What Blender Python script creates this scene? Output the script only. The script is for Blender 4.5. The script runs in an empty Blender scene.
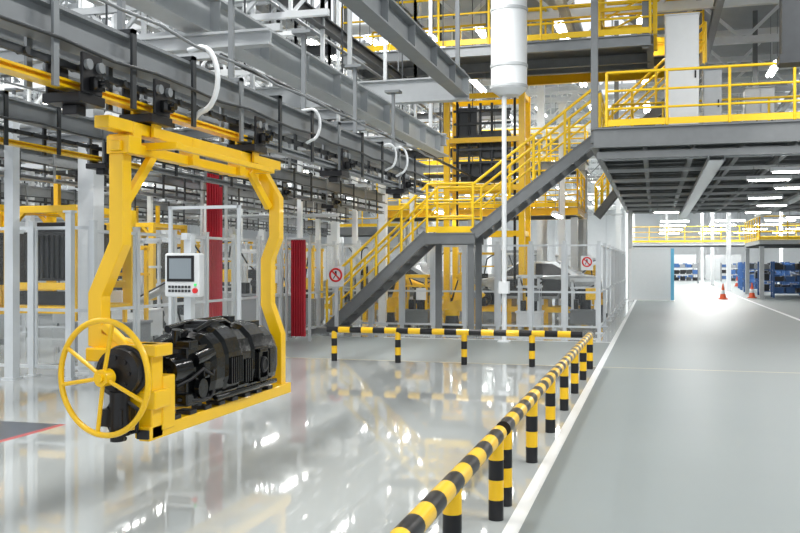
import bpy, math, random
from mathutils import Vector, Matrix
random.seed(7)
V=Vector
# ------------------------------------------------------------------ survey of the hall (camera station at 0,0,1.6)
H=1.6; F=900.0; T=255/900.0; A=math.atan(T); CA,SA=math.cos(A),math.sin(A)
def XA(px,Y):
    u=(px-400)/F; return (u-T)/(1+u*T)*Y
def ZA(px,py,Y):
    u=(px-400)/F; d=Y/(CA+u*SA); return H+(264.5-py)/F*d
def inview(x,y,m=.5):
    d=-SA*x+CA*y
    return d>1 and abs((CA*x+SA*y)/d)<m
# ------------------------------------------------------------------ materials
def mat(name,col,rough=.5,metal=0,noise=0,nscale=6,emit=0,alpha=1,coat=0,bump=0,spec=.5):
    m=bpy.data.materials.new(name); m.use_nodes=True
    nt=m.node_tree; p=nt.nodes['Principled BSDF']
    p.inputs['Base Color'].default_value=(*col,1)
    p.inputs['Roughness'].default_value=rough
    p.inputs['Metallic'].default_value=metal
    p.inputs['Coat Weight'].default_value=coat
    p.inputs['Specular IOR Level'].default_value=spec
    if emit:
        p.inputs['Emission Color'].default_value=(*col,1); p.inputs['Emission Strength'].default_value=emit
    if alpha<1:
        p.inputs['Alpha'].default_value=alpha
    if noise or bump:
        tc=nt.nodes.new('ShaderNodeTexCoord'); n=nt.nodes.new('ShaderNodeTexNoise')
        n.inputs['Scale'].default_value=nscale; n.inputs['Detail'].default_value=4
        nt.links.new(tc.outputs['Object'],n.inputs['Vector'])
        if noise:
            mx=nt.nodes.new('ShaderNodeMix'); mx.data_type='RGBA'
            mx.inputs[6].default_value=(*[c*(1-noise) for c in col],1)
            mx.inputs[7].default_value=(*[min(1,c*(1+noise)) for c in col],1)
            nt.links.new(n.outputs['Fac'],mx.inputs[0]); nt.links.new(mx.outputs[2],p.inputs['Base Color'])
        if bump:
            b=nt.nodes.new('ShaderNodeBump'); b.inputs['Strength'].default_value=bump; b.inputs['Distance'].default_value=.02
            nt.links.new(n.outputs['Fac'],b.inputs['Height']); nt.links.new(b.outputs[0],p.inputs['Normal'])
    return m
YEL=mat('yellow_paint',(.93,.55,.0),.35,noise=.06,coat=.3)
YEL2=mat('yellow_handrail_paint',(.93,.60,.01),.4,noise=.05)
BLK=mat('black_paint',(.008,.008,.010),.35,noise=.2,spec=.4)
PLA=mat('black_plastic',(.004,.0045,.005),.14,noise=.3,bump=.10,nscale=14,spec=.5)
DRK=mat('dark_steel',(.04,.044,.048),.45,.3,noise=.25)
GRY=mat('grey_steel',(.24,.255,.265),.45,.2,noise=.12)
LGR=mat('light_grey_steel',(.48,.50,.51),.4,.15,noise=.1)
STG=mat('stair_grey_paint',(.18,.19,.195),.45,.2,noise=.12)
UND=mat('deck_beam_grey',(.20,.21,.215),.5,.1,noise=.12)
ALU=mat('aluminium',(.66,.69,.71),.35,.35,noise=.08)
WHT=mat('white_paint',(.80,.82,.83),.4,noise=.04)
PANE=mat('clear_polycarbonate',(.85,.92,.95),.05,alpha=.06)
RED=mat('red_curtain_vinyl',(.52,.012,.03),.4,noise=.15)
REDP=mat('red_paint',(.75,.02,.02),.4)
BLU=mat('muted_blue_paint',(.03,.10,.28),.5,noise=.25)
CYN=mat('pale_white_panel',(.80,.84,.86),.4,noise=.03)
SKY=mat('sky_blue_frame',(.15,.50,.75),.4)
ORG=mat('orange_plastic',(.85,.12,.03),.45)
SCR=mat('screen_glass',(.16,.19,.21),.12,emit=.5)
CAR=mat('silver_car_paint',(.34,.365,.38),.28,.3,coat=.5)
LAMP=mat('fluorescent_tube',(1,.99,.95),.4,emit=24)
WALL=mat('wall_panel',(.78,.81,.83),.6,noise=.05,nscale=2)
ROOF=mat('roof_sheet',(.38,.40,.415),.6,noise=.12,nscale=2)
GRATE=mat('deck_grating',(.12,.125,.13),.5,.2,noise=.25,nscale=9)
GRN=mat('green_lamp',(.05,.6,.15),.3,emit=.6)
def floor_mat(name,col,rough,nz=.05,coat=0,bump=.0,spec=.5):
    m=mat(name,col,rough,noise=nz,nscale=.8,coat=coat,spec=spec)
    if bump:
        nt=m.node_tree;p=nt.nodes['Principled BSDF']
        g=nt.nodes.new('ShaderNodeNewGeometry')
        n=nt.nodes.new('ShaderNodeTexNoise'); n.inputs['Scale'].default_value=2.2; n.inputs['Detail'].default_value=1
        nt.links.new(g.outputs['Position'],n.inputs['Vector'])
        b=nt.nodes.new('ShaderNodeBump'); b.inputs['Strength'].default_value=bump; b.inputs['Distance'].default_value=.02
        nt.links.new(n.outputs['Fac'],b.inputs['Height']); nt.links.new(b.outputs[0],p.inputs['Normal'])
    return m
FL_L=floor_mat('floor_light_epoxy',(.45,.475,.465),.035,.04,.0,.012,.6)
FL_G=floor_mat('floor_grey_epoxy',(.235,.265,.265),.42,.04,spec=.35)
FL_D=floor_mat('floor_dark_mat',(.07,.09,.12),.3)
FL_W=floor_mat('floor_white_line',(.80,.82,.82),.3)
FL_Y=floor_mat('floor_yellow_line',(.60,.50,.24),.3)
FL_R=floor_mat('floor_red_line',(.5,.08,.08),.3)
# ------------------------------------------------------------------ mesh builder
class B:
    def __init__(s): s.v=[];s.f=[];s.m=[];s.s=[];s.k=0
    def add(s,vs,fs,sm=False):
        o=len(s.v); s.v+= [V(v) for v in vs]
        for f in fs: s.f.append([i+o for i in f]); s.m.append(s.k); s.s.append(sm)
        return s
    def box(s,x0,x1,y0,y1,z0,z1):
        vs=[(x0,y0,z0),(x1,y0,z0),(x1,y1,z0),(x0,y1,z0),(x0,y0,z1),(x1,y0,z1),(x1,y1,z1),(x0,y1,z1)]
        return s.add(vs,[(0,3,2,1),(4,5,6,7),(0,1,5,4),(1,2,6,5),(2,3,7,6),(3,0,4,7)])
    def bar(s,p,q,w,h,off=0,side=0):
        p=V(p);q=V(q);d=(q-p).normalized()
        up=V((0,0,1)) if abs(d.z)<.95 else V((0,1,0))
        r=d.cross(up).normalized(); u=r.cross(d).normalized()
        c=[]
        for e in (p,q):
            for a,b in ((-1,-1),(1,-1),(1,1),(-1,1)):
                c.append(e+r*(a*w/2+side)+u*(b*h/2+off))
        return s.add(c,[(0,1,2,3),(7,6,5,4),(0,4,5,1),(1,5,6,2),(2,6,7,3),(3,7,4,0)])
    def ibeam(s,p,q,w,h,t=.02):
        s.bar(p,q,w,t,off=h/2-t/2); s.bar(p,q,w,t,off=-h/2+t/2); s.bar(p,q,t,h-2*t); return s
    def cyl(s,p,q,r,r2=None,n=12,cap=True):
        p=V(p);q=V(q);r2=r if r2 is None else r2
        d=(q-p).normalized(); a=d.orthogonal().normalized(); b=d.cross(a)
        vs=[]
        for e,rr in ((p,r),(q,r2)):
            for i in range(n):
                t=2*math.pi*i/n; vs.append(e+a*math.cos(t)*rr+b*math.sin(t)*rr)
        s.add(vs,[(i,(i+1)%n,n+(i+1)%n,n+i) for i in range(n)],True)
        if cap: s.add(vs,[tuple(range(n))[::-1],tuple(range(n,2*n))])
        return s
    def tube(s,pts,r,n=8,closed=False):
        pts=[V(p) for p in pts]; N=len(pts); rings=[]
        ref=None
        for i,p in enumerate(pts):
            if closed: d=(pts[(i+1)%N]-pts[i-1])
            elif i==0: d=pts[1]-p
            elif i==N-1: d=p-pts[i-1]
            else: d=(pts[i+1]-p).normalized()+(p-pts[i-1]).normalized()
            d.normalize()
            if ref is None: ref=d.orthogonal().normalized()
            a=(ref-d*ref.dot(d)).normalized(); ref=a; b=d.cross(a)
            rings.append([p+a*math.cos(2*math.pi*j/n)*r+b*math.sin(2*math.pi*j/n)*r for j in range(n)])
        vs=[v for R in rings for v in R]; fs=[]
        for i in range(N if closed else N-1):
            k=(i+1)%N
            for j in range(n): fs.append((i*n+j,i*n+(j+1)%n,k*n+(j+1)%n,k*n+j))
        s.add(vs,fs,True)
        if not closed: s.add(rings[0],[tuple(range(n))[::-1]]); s.add(rings[-1],[tuple(range(n))])
        return s
    def path(s,pts,w):   # mitred square hollow section lying in an X-Z plane
        pts=[V(p) for p in pts]; N=len(pts); vs=[]
        for i,p in enumerate(pts):
            d0=(p-pts[i-1]).normalized() if i else (pts[1]-p).normalized()
            d1=(pts[i+1]-p).normalized() if i<N-1 else d0
            n0=V((d0.z,0,-d0.x)).normalized(); n1=V((d1.z,0,-d1.x)).normalized(); m=(n0+n1).normalized(); k=w/2/max(.5,m.dot(n0))
            for a,c in ((-1,-1),(1,-1),(1,1),(-1,1)): vs.append(p+m*k*a+V((0,c*w/2,0)))
        fs=[(0,1,2,3),tuple(range(4*N-1,4*N-5,-1))]
        for i in range(N-1):
            for j in range(4): fs.append((i*4+j,i*4+(j+1)%4,i*4+4+(j+1)%4,i*4+4+j))
        return s.add(vs,fs)
    def torus(s,c,ax,R,r,n=40,k=8):
        ax=V(ax).normalized();a=ax.orthogonal().normalized();b=ax.cross(a);c=V(c)
        return s.tube([c+a*math.cos(2*math.pi*i/n)*R+b*math.sin(2*math.pi*i/n)*R for i in range(n)],r,k,True)
    def prism(s,poly,vec,poly2=None):
        p=[V(x) for x in poly];n=len(p); q=[V(x)+V(vec) for x in (poly2 or poly)]
        return s.add(p+q,[tuple(range(n))[::-1],tuple(range(n,2*n))]+[(i,(i+1)%n,n+(i+1)%n,n+i) for i in range(n)])
COL=bpy.context.scene.collection
ORI={}
def obj_from(name,b,mats,parent=None,label=None,bevel=0):
    xs=[v.x for v in b.v];ys=[v.y for v in b.v];zs=[v.z for v in b.v]
    o=V(((min(xs)+max(xs))/2,(min(ys)+max(ys))/2,min(zs)))
    me=bpy.data.meshes.new(name); me.from_pydata([v-o for v in b.v],[],b.f)
    if not isinstance(mats,(list,tuple)): mats=[mats]
    for m in mats: me.materials.append(m)
    me.polygons.foreach_set('material_index',b.m); me.polygons.foreach_set('use_smooth',b.s)
    me.update()
    ob=bpy.data.objects.new(name,me); COL.objects.link(ob)
    if parent: ob.parent=parent; ob.location=o-ORI[parent.name]
    else: ob.location=o
    ORI[ob.name]=o
    if label: ob['label']=label
    if bevel:
        bm=ob.modifiers.new('bevel','BEVEL'); bm.width=bevel; bm.segments=2; bm.limit_method='ANGLE'
    return ob
def tag(ob,label,cat,group=None):
    ob['label']=label; ob['category']=cat
    if group: ob['group']=group
def thing(name,loc,label,cat,group=None):
    e=bpy.data.objects.new(name,None); e.empty_display_size=.2; COL.objects.link(e); e.location=V(loc)
    ORI[e.name]=V(loc); tag(e,label,cat,group); return e
def solo(name,b,mats,label,cat,group=None,bevel=0):
    o=obj_from(name,b,mats,bevel=bevel); tag(o,label,cat,group); return o
def dup(root,loc,rotz=None):
    n=root.copy(); COL.objects.link(n); n.location=loc
    if rotz is not None: n.rotation_euler=(0,0,rotz)
    for c in root.children:
        k=c.copy(); COL.objects.link(k); k.parent=n
        for g in c.children:
            h=g.copy(); COL.objects.link(h); h.parent=k
    return n
def struct(name,b,mats):
    o=obj_from(name,b,mats); o['kind']='structure'; return o
# ------------------------------------------------------------------ floor, walls, ceiling
xb=[-50,-7.56,-5.74,-5.66,-0.88,-0.785,3.95,4.08,25]; yb=[-4,7.75,14.35,14.39,18.9,19.0,112]
b=B()
mats=[FL_L,FL_G,FL_D,FL_W,FL_Y,FL_R]
for i in range(len(xb)-1):
    for j in range(len(yb)-1):
        x0,x1,y0,y1=xb[i],xb[i+1],yb[j],yb[j+1]
        k=1 if i>=4 else 0
        if j==3 and i>=1: k=1
        if i<=1 and j==0: k=2
        if i==2 and j==0: k=5
        if j==2 and i>=1: k=4
        if j==4 and i in(2,3): k=3
        if i==4: k=3
        if i==6 and y0>=14: k=3
        b.k=k; b.add([(x0,y0,0),(x1,y0,0),(x1,y1,0),(x0,y1,0)],[(0,1,2,3)])
b.k=1; b.box(-50,25,-4,112,-.3,-.02)
struct('floor',b,mats)
b=B(); b.box(-50,25,112,112.3,0,10)
for x in range(-48,25,6): b.box(x,x+.3,111.8,112,0,10)
struct('wall_back',b,WALL)
b=B(); b.box(-50.3,-50,-4,112,0,10)
for y in range(0,112,6): b.box(-50,-49.8,y,y+.3,0,10)
struct('wall_left',b,WALL)
b=B(); b.box(25,25.3,14,112,0,10)
for y in range(14,112,6): b.box(24.8,25,y,y+.3,0,10)
struct('wall_right',b,WALL)
b=B(); x=-50
while x<25:
    b.box(x,min(25,x+6.6),-4,112,9.6,9.75); x+=8.2
struct('ceiling',b,ROOF)
b=B(); b.bar((-50,0,8.2),(25,0,8.2),.16,.2); b.bar((-50,0,9.4),(25,0,9.4),.16,.2)
x=-50
while x<25:
    b.bar((x,0,8.2),(x+1.25,0,9.4),.09,.09); b.bar((x+1.25,0,9.4),(x+2.5,0,8.2),.09,.09); b.bar((x+1.25,0,8.2),(x+1.25,0,9.4),.06,.06); x+=2.5
tr=obj_from('roof_truss',b,WHT); tag(tr,'white painted steel lattice truss carrying the roof','truss','roof trusses')
base=tr.location.copy()
for i in range(22):
    o=tr if i==0 else tr.copy()
    if i: COL.objects.link(o)
    o.location=(base.x,20+i*4.1,base.z)
for i,x in enumerate([-30,-25,-20,-16,-12.5,-9.5,-6.2,-2.2,1.5,5,9,14,19]):
    b=B(); b.ibeam((x,18,8.0),(x,111,8.0),.18,.28)
    solo('roof_beam',b,LGR if i%2 else GRY,'long painted steel I-beam running under the roof trusses','beam','roof beams')
for (x,y) in [(-11.1,16),(-11.1,30.6),(-11.1,46),(-11.1,62),(-20,30.6),(-20,46),(-22,62),(10.5,34),(10.5,58),(10.5,66),(10.5,84),(-1.9,50),(-1.9,66),(-1.9,84),(-4.0,33),(4.3,58),(4.3,74),(4.3,90),(1.2,100),(7.4,100)]:
    b=B(); b.box(x-.13,x+.13,y-.13,y+.13,0,9.3); b.box(x-.22,x+.22,y-.22,y+.22,0,.04); b.box(x-.18,x+.18,y-.18,y+.18,8.9,9.3)
    solo('steel_column',b,WHT,'white painted square steel column with base plate','column','building columns')
# ------------------------------------------------------------------ light fixtures
def fixture(L,zt,w=.16,r=.04):
    e=thing('light_fixture',(0,0,0),'white hanging fluorescent strip light','light','strip lights')
    b=B(); b.prism([(-w,-L/2,0),(w,-L/2,0),(w*.45,-L/2,.09),(-w*.45,-L/2,.09)],(0,L,0)); obj_from('housing',b,WHT,e)
    for s in (-w*.45,w*.45): b=B(); b.cyl((s,-L/2+.05,-r*.8),(s,L/2-.05,-r*.8),r,n=6); obj_from('lamp_tube',b,LAMP,e)
    for s in (-L/3,L/3): b=B(); b.cyl((0,s,.09),(0,s,zt),.008,n=5); obj_from('suspension_rod',b,GRY,e)
    return e
fx=fixture(2.4,1.8,.14,.03); first=True
for x in (-34,-30,-27,-24,-22,-20,-18,-16,-14.2,-12.5,-10.8,-9.2,-7.6,-6,-4.6,-2.6,-.6,3.2,7.2,12,17):
    for y in range(22,100,6):
        if not inview(x,y,.48): continue
        loc=(x+.3,y+1.6,7.6)
        if first: fx.location=loc; first=False
        else: dup(fx,loc)
f2=fixture(1.5,1.6,.10,.025); f2['group']='work lights'; f2['label']='short white work light hung over the machine cell'; first=True
for (x,y,z) in [(-8.2,13,3.9),(-9.8,15,3.5),(-10.5,18,3.7),(-8.3,20,3.6),(-13,19,3.5),(-14,22.5,3.9),(-10.8,24,3.5),(-16,26,3.6),(-12,27,4.1),(-8,29,4.2),(-18,30,4.2),(-5.5,23.5,3.0),(-2.5,24.2,2.9),(-5,32,3.6),(-12,33,4.4),(-16,36,4.6),(-5,37,4.4),(-20,38,4.8),(-9,40,4.6),(-3.2,40,4.2)]:
    if first: f2.location=(x,y,z); first=False
    else: dup(f2,(x,y,z))
f3=fixture(2.2,4.4,.16,.04); f3['group']='aisle lights'; f3['label']='long white strip light hung low over the far aisle'; first=True; f3.rotation_euler=(0,0,math.pi/2)
for y in (52,60,74,82,92,102):
    for x in (1.5,5.6,9.2,13):
        if first: f3.location=(x,y,5.0); first=False
        else: dup(f3,(x,y,5.0),math.pi/2)
# ------------------------------------------------------------------ guard rails
def striped(bb,p,q,r,step,start=0,n=18):
    p=V(p);q=V(q);L=(q-p).length;d=(q-p)/L;t=0;k=start
    while t<L-1e-4:
        e=min(L,t+step); bb.k=k%2; bb.cyl(p+d*t,p+d*e,r,n=n,cap=False); t=e;k+=1
    bb.k=start%2; bb.cyl(p-d*.001,p,r,n=n); bb.k=(k-1)%2; bb.cyl(q,q+d*.001,r,n=n)
def guard(p,q,posts,label):
    e=thing('guard_rail',((p[0]+q[0])/2,(p[1]+q[1])/2,0),label,'guard rail','striped guard rails')
    b=B(); striped(b,(p[0],p[1],.52),(q[0],q[1],.52),.05,.2); obj_from('rail',b,[BLK,YEL],e)
    for i,(x,y) in enumerate(posts):
        b=B(); striped(b,(x,y,.002),(x,y,.50),.048,.125,start=0); obj_from('post',b,[BLK,YEL],e)
guard((-.96,1.4),(-.96,5.72),[(-.96,y) for y in (1.6,2.95,4.33,5.6)],'yellow and black striped tube guard rail along the walkway edge')
guard((-.96,5.88),(-.96,14.1),[(-.96,5.95+1.35*i) for i in range(7)],'yellow and black striped tube guard rail beside white floor line')
guard((-5.25,14.1),(-1.07,14.1),[(x,14.1) for x in (-5.13,-4.03,-2.93,-1.85)],'yellow and black striped tube guard rail crossing before the staircase')
# ------------------------------------------------------------------ overhead conveyor
X0=-3.38
def conveyor(X,Y0,Y1,z,label,hooks=(),m=GRY,step=1.6,ysplit=None):
    e=thing('overhead_conveyor',(X,Y0,z),label,'conveyor')
    b=B(); b.ibeam((X,Y0,z+.38),(X,Y1,z+.38),.15,.2,.022); obj_from('track_beam',b,m,e)
    ys=ysplit or Y0
    if ysplit: b=B(); b.ibeam((X,Y0,z+.05),(X,ys,z+.05),.10,.05,.014); obj_from('lower_rail',b,YEL,e)
    b=B(); b.ibeam((X,ys,z+.05),(X,Y1,z+.05),.10,.06,.016); obj_from('lower_rail',b,m,e)
    b=B(); b.bar((X,Y0,z+.17),(X,Y1,z+.17),.03,.04)
    y=Y0+.1
    while y<Y1: b.cyl((X-.035,y,z+.17),(X+.035,y,z+.17),.022,n=8); y+=.24
    obj_from('drive_chain',b,DRK,e)
    y=Y0+.5;k=0
    while y<Y1:
        b=B(); b.box(X-.1,X-.08,y-.025,y+.025,z+.0,z+.52); b.box(X+.082,X+.10,y-.025,y+.025,z+.0,z+.52); b.box(X-.1,X+.10,y-.025,y+.025,z+.49,z+.52)
        obj_from('bracket',b,DRK if k%3 else m,e)
        if k%2==0: b=B(); b.bar((X,y,z+.5),(X,y,z+1.3),.04,.04); b.box(X-.1,X+.1,y-.08,y+.08,z+1.28,z+1.31); obj_from('hanger_strap',b,m,e)
        y+=step/2;k+=1
    for k in range(3):
        b=B(); s=(-.16,.13,.17)[k]; zz=z+(.5,.26,.58)[k]; b.tube([(X+s+.01*math.sin(i*1.7+k),Y0+(Y1-Y0)*i/24,zz+.015*math.sin(i*2.3+k)) for i in range(25)],.012,6); obj_from('cable',b,(BLK,DRK,GRY)[k],e)
    for y,s in hooks:
        b=B(); pts=[(X+.02,y,z+.36+.20*s)]
        for k in range(0,11):
            t=math.pi*.5-math.pi*k/10
            pts.append((X+.12+.13*s*math.cos(t),y,z+.36+.22*s*math.sin(t)))
        pts.append((X+.07,y,z+.36-.26*s)); b.tube(pts,.019*max(.8,s),8); obj_from('hose_loop',b,WHT,e)
    return e
conveyor(X0,1.5,13.2,2.62,'grey and yellow overhead conveyor track with black trolleys',((6.05,1.1),(8.3,.7),(11.0,.7),(11.5,.8)),GRY,ysplit=7.0)
conveyor(-6.1,6,20,2.75,'grey overhead conveyor track on steel straps',((12,.6),),ysplit=10)
conveyor(-9.0,9,26,2.85,'grey overhead conveyor track over the machine cell')
conveyor(-12.5,8,34,2.75,'grey overhead conveyor track behind the fence')
conveyor(-16,14,40,3.0,'grey overhead conveyor track deep in the hall')
def trolley(X,y,z):
    e=thing('trolley',(X,y,z),'black conveyor trolley with small rollers clamped on the rail','trolley','conveyor trolleys')
    b=B(); b.box(X-.13,X+.13,y-.13,y+.13,z-.06,z+.0); b.box(X-.13,X-.11,y-.10,y+.10,z,z+.24); b.box(X+.11,X+.13,y-.10,y+.10,z,z+.24); b.box(X-.05,X+.05,y-.05,y+.05,z-.12,z-.06)
    obj_from('body',b,BLK,e,bevel=.006)
    for sx in(-1,1):
        for sy in (-.06,.06):
            b=B(); b.cyl((X+sx*.155,y+sy,z+.17),(X+sx*.13,y+sy,z+.17),.032,n=14); obj_from('roller',b,GRY,e)
    b=B(); b.box(X+.135,X+.19,y-.04,y+.04,z+.02,z+.10); b.cyl((X+.19,y,z+.06),(X+.23,y,z+.06),.025); obj_from('sensor_box',b,PLA,e)
for y in (4.7,5.5,7.1,9.3,11.8): trolley(X0,y,2.62)
for y in (9,14,16.5): trolley(-6.1,y,2.75)
# ------------------------------------------------------------------ yellow carrier
def carrier(label):
    e=thing('hanging_carrier',(-3.38,6.3,2.62),label,'carrier')
    X=-3.38
    b=B(); b.bar((X,4.98,2.51),(X,7.7,2.51),.11,.08); b.bar((X-.02,5.15,2.38),(X-.02,7.3,2.38),.08,.07)
    for y in (5.3,6.1,6.9): b.bar((X,y,2.34),(X,y,2.545),.12,.10)
    b.bar((X-.28,5.5,2.41),(X+.26,5.5,2.41),.07,.05); b.bar((X-.28,7.15,2.41),(X+.22,7.15,2.41),.07,.05)
    b.bar((X+.22,5.5,2.41),(X+.2,7.15,2.41),.04,.04)
    obj_from('top_frame',b,YEL,e,bevel=.006)
    for y in (5.5,7.1): b=B(); b.box(X-.09,X-.07,y-.05,y+.05,2.47,2.66); b.box(X+.07,X+.09,y-.05,y+.05,2.47,2.66); b.cyl((X-.12,y,2.60),(X+.12,y,2.60),.02,n=10); obj_from('hanger_bracket',b,YEL,e)
    b=B(); b.path([(X-.04,5.25,2.46),(X-.04,5.25,1.74),(X-.20,5.25,1.40),(X-.20,5.25,1.10),(X+.1,5.25,1.03)],.105)
    b.bar((X-.03,5.28,2.0),(X-.01,5.62,2.38),.05,.06)
    b.bar((X-.10,5.25,2.39),(X+.07,5.25,2.39),.14,.12)
    obj_from('arm',b,YEL,e,bevel=.006)
    b=B(); b.path([(X-.14,7.4,2.44),(X+.0,7.4,2.41),(X+.14,7.4,2.18),(X+.14,7.4,1.84),(X+.06,7.4,1.64),(X+.06,7.4,1.25),(X+.16,7.4,.98),(X+.16,7.4,.5)],.10)
    b.bar((X+.1,7.33,2.1),(X+.02,7.1,2.4),.05,.06)
    obj_from('arm',b,YEL,e,bevel=.006)
    b=B()
    b.bar((X+.2,5.15,.50),(X+.2,7.5,.50),.08,.09); b.bar((X-.08,5.35,.50),(X-.08,7.5,.50),.07,.08)
    for y in (5.42,5.9,6.4,6.9,7.42): b.bar((X-.12,y,.50),(X+.2,y,.50),.11,.06)
    b.k=1
    for y in (5.5,5.72,5.94,6.16,6.38,6.6,6.82,7.04): b.box(X+.13,X+.245,y-.05,y+.05,.543,.575)
    b.box(X+.155,X+.243,5.13,5.15,.47,.53)
    obj_from('base_frame',b,[YEL,BLK],e,bevel=.006)
    b=B(); b.box(X+.11,X+.24,5.18,5.32,.46,1.08); b.box(X+.07,X+.28,5.15,5.35,.66,.78); b.box(X+.02,X+.29,5.14,5.36,1.0,1.08); b.box(X+.08,X+.25,5.30,5.46,.50,.86)
    b.box(X-.24,X+.12,5.15,5.2,.96,1.05); b.bar((X+.1,5.22,1.0),(X-.14,5.22,1.2),.06,.06); obj_from('upright',b,YEL,e,bevel=.010)
    c=V((-3.345,4.95,.885)); ax=V((.17,1,0)).normalized(); sd=V((1,-.17,0)).normalized()
    w=B(); w.torus(c,ax,.362,.019,48,10)
    for a in (78,150,190,262,338):
        t=math.radians(a); dd=sd*math.cos(t)+V((0,0,math.sin(t))); w.tube([c+dd*.05,c+dd*.362],.014)
    w.cyl(c-ax*.03,c+ax*.05,.055,n=20); w.cyl(c-ax*.045,c-ax*.03,.028,n=12)
    obj_from('hand_wheel',w,YEL,e)
    b=B(); b.cyl(c+ax*.05,c+V((0,.3,0)),.03); obj_from('axle',b,GRY,e)
    b=B(); cc=c+V((.03,.1,.02)); b.cyl(cc,cc+V((0,.16,0)),.155,n=28); b.cyl(cc+V((0,-.02,0)),cc,.12,.15,n=28); b.torus(cc+V((0,.08,0)),(0,1,0),.155,.02,28,6)
    for k in range(8):
        t=k*math.pi/4; b.cyl(cc+V((math.cos(t)*.10,-.03,math.sin(t)*.10)),cc+V((math.cos(t)*.10,0,math.sin(t)*.10)),.014,n=6)
    obj_from('gearbox',b,BLK,e)
    b=B(); m=c+V((.04,.12,-.26))
    b.cyl(m+V((0,0,-.12)),m+V((0,.0,.16)),.065,n=20); b.box(m.x-.11,m.x+.05,m.y-.06,m.y+.1,m.z-.06,m.z+.05); b.cyl(m+V((-.02,0,-.16)),m+V((-.02,0,-.10)),.045,n=14)
    b.tube([m+V((.05,0,.1)),m+V((.13,0,.05)),m+V((.09,.05,-.10)),m+V((-.05,.03,-.13))],.014)
    b.tube([m+V((-.05,0,.1)),m+V((-.11,0,.0)),m+V((-.09,.05,-.12)),m+V((.02,.03,-.15))],.016)
    obj_from('drive_motor',b,BLK,e)
    return e
carrier('yellow steel hanging carrier frame with hand wheel on overhead rail')
# black cockpit module: one moulded block with rounded parts
e=thing('cockpit_module',(-3.38,6.4,.575),'glossy black plastic car dashboard module resting on yellow carrier','dashboard')
b=B()
prof=[(-3.16,.60),(-3.11,.65),(-3.085,.76),(-3.085,.92),(-3.12,1.02),(-3.19,1.09),(-3.30,1.12),(-3.48,1.12),(-3.56,1.05),(-3.58,.8),(-3.52,.60)]
def pr(y,s,dz=0,dx=0): return [(-3.33+(x+3.33)*s+dx,y,.60+(z-.60)*s+dz) for x,z in prof]
secs=[(5.92,.90,0),(5.98,.98,0),(6.10,1.0,.0),(6.14,1.05,.0),(6.34,1.06,.0),(6.38,1.0,.0),(6.56,.99,.0),(6.60,1.04,.0),(6.84,1.04,.0),(6.88,.98,0),(7.04,.97,.0),(7.12,.90,0.0)]
for (y0,s0,d0),(y1,s1,d1) in zip(secs[:-1],secs[1:]):
    p0=pr(y0,s0,d0);p1=pr(y1,s1,d1);n=len(p0)
    b.add(p0+p1,[(i,(i+1)%n,n+(i+1)%n,n+i) for i in range(n)])
nn=len(prof); b.add(pr(*secs[0]),[tuple(range(nn))[::-1]]); b.add(pr(*secs[-1]),[tuple(range(nn))])
obj_from('main_shell',b,PLA,e,bevel=.012)
b=B(); y=6.16
while y<6.34: b.box(-3.09,-3.055,y,y+.016,.70,.90); y+=.036
y=6.42
while y<6.54: b.box(-3.10,-3.065,y,y+.016,.68,.86); y+=.036
b.box(-3.10,-3.05,6.63,6.82,.66,.69); b.box(-3.10,-3.05,6.63,6.82,.89,.92); b.box(-3.10,-3.05,6.63,6.655,.66,.92); b.box(-3.10,-3.05,6.795,6.82,.66,.92); b.box(-3.12,-3.075,6.90,7.02,.70,.90)
b.tube([(-3.10,5.98,.62),(-3.07,6.1,.63),(-3.06,6.6,.63),(-3.10,7.05,.62)],.022,10)
obj_from('side_moulding',b,PLA,e,bevel=.004)
b=B(); b.tube([(-3.48,5.95,1.12),(-3.46,6.2,1.15),(-3.46,6.8,1.15),(-3.48,7.05,1.10)],.028,10); b.tube([(-3.28,6.0,1.10),(-3.26,6.2,1.16),(-3.28,6.45,1.16),(-3.30,6.6,1.12)],.022,10); b.cyl((-3.36,6.7,1.10),(-3.36,6.7,1.18),.055,n=18); b.box(-3.42,-3.24,6.18,6.32,1.10,1.17); b.box(-3.40,-3.22,6.86,7.0,1.06,1.13)
obj_from('top_moulding',b,PLA,e,bevel=.007)
b=B(); b.cyl((-3.10,6.725,.79),(-3.045,6.725,.79),.065,n=20); b.torus((-3.045,6.725,.79),(1,0,0),.05,.010,18,6); obj_from('vent_housing',b,BLK,e)
b=B(); b.box(-3.48,-3.15,5.66,5.98,.60,1.02); b.cyl((-3.24,5.50,.86),(-3.24,5.70,.86),.10,.12,n=22); b.cyl((-3.24,5.46,.86),(-3.24,5.50,.86),.045,n=14); b.cyl((-3.13,5.78,.72),(-3.09,5.78,.72),.07,n=18); b.cyl((-3.15,5.74,.92),(-3.15,5.99,.95),.05,n=14); b.box(-3.44,-3.30,5.54,5.68,.64,.84); b.box(-3.22,-3.11,5.84,5.97,.78,.90); b.bar((-3.42,5.56,1.0),(-3.38,5.98,1.10),.12,.05); b.cyl((-3.28,5.72,1.0),(-3.26,5.70,1.14),.035,n=10); b.box(-3.30,-3.12,5.60,5.70,.62,.70); b.box(-3.26,-3.14,5.68,5.80,1.0,1.06)
obj_from('steering_bracket',b,PLA,e,bevel=.010)
b=B(); b.tube([(-3.11,5.98,.84),(-3.08,5.90,.80),(-3.09,5.78,.86),(-3.12,5.66,.80),(-3.18,5.56,.76)],.012,6); b.tube([(-3.12,6.0,.68),(-3.09,5.88,.64),(-3.11,5.72,.64),(-3.18,5.58,.66)],.012,6)
obj_from('cable_loom',b,BLK,e)
b=B(); b.cyl((-3.38,5.56,.86),(-3.38,7.2,.86),.035,n=14)
for x in (-3.20,-3.46):
    for y in (5.9,6.85): b.cyl((x,y,.575 if x>-3.3 else .545),(x,y,.65),.03)
obj_from('cross_beam',b,DRK,e)
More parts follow.
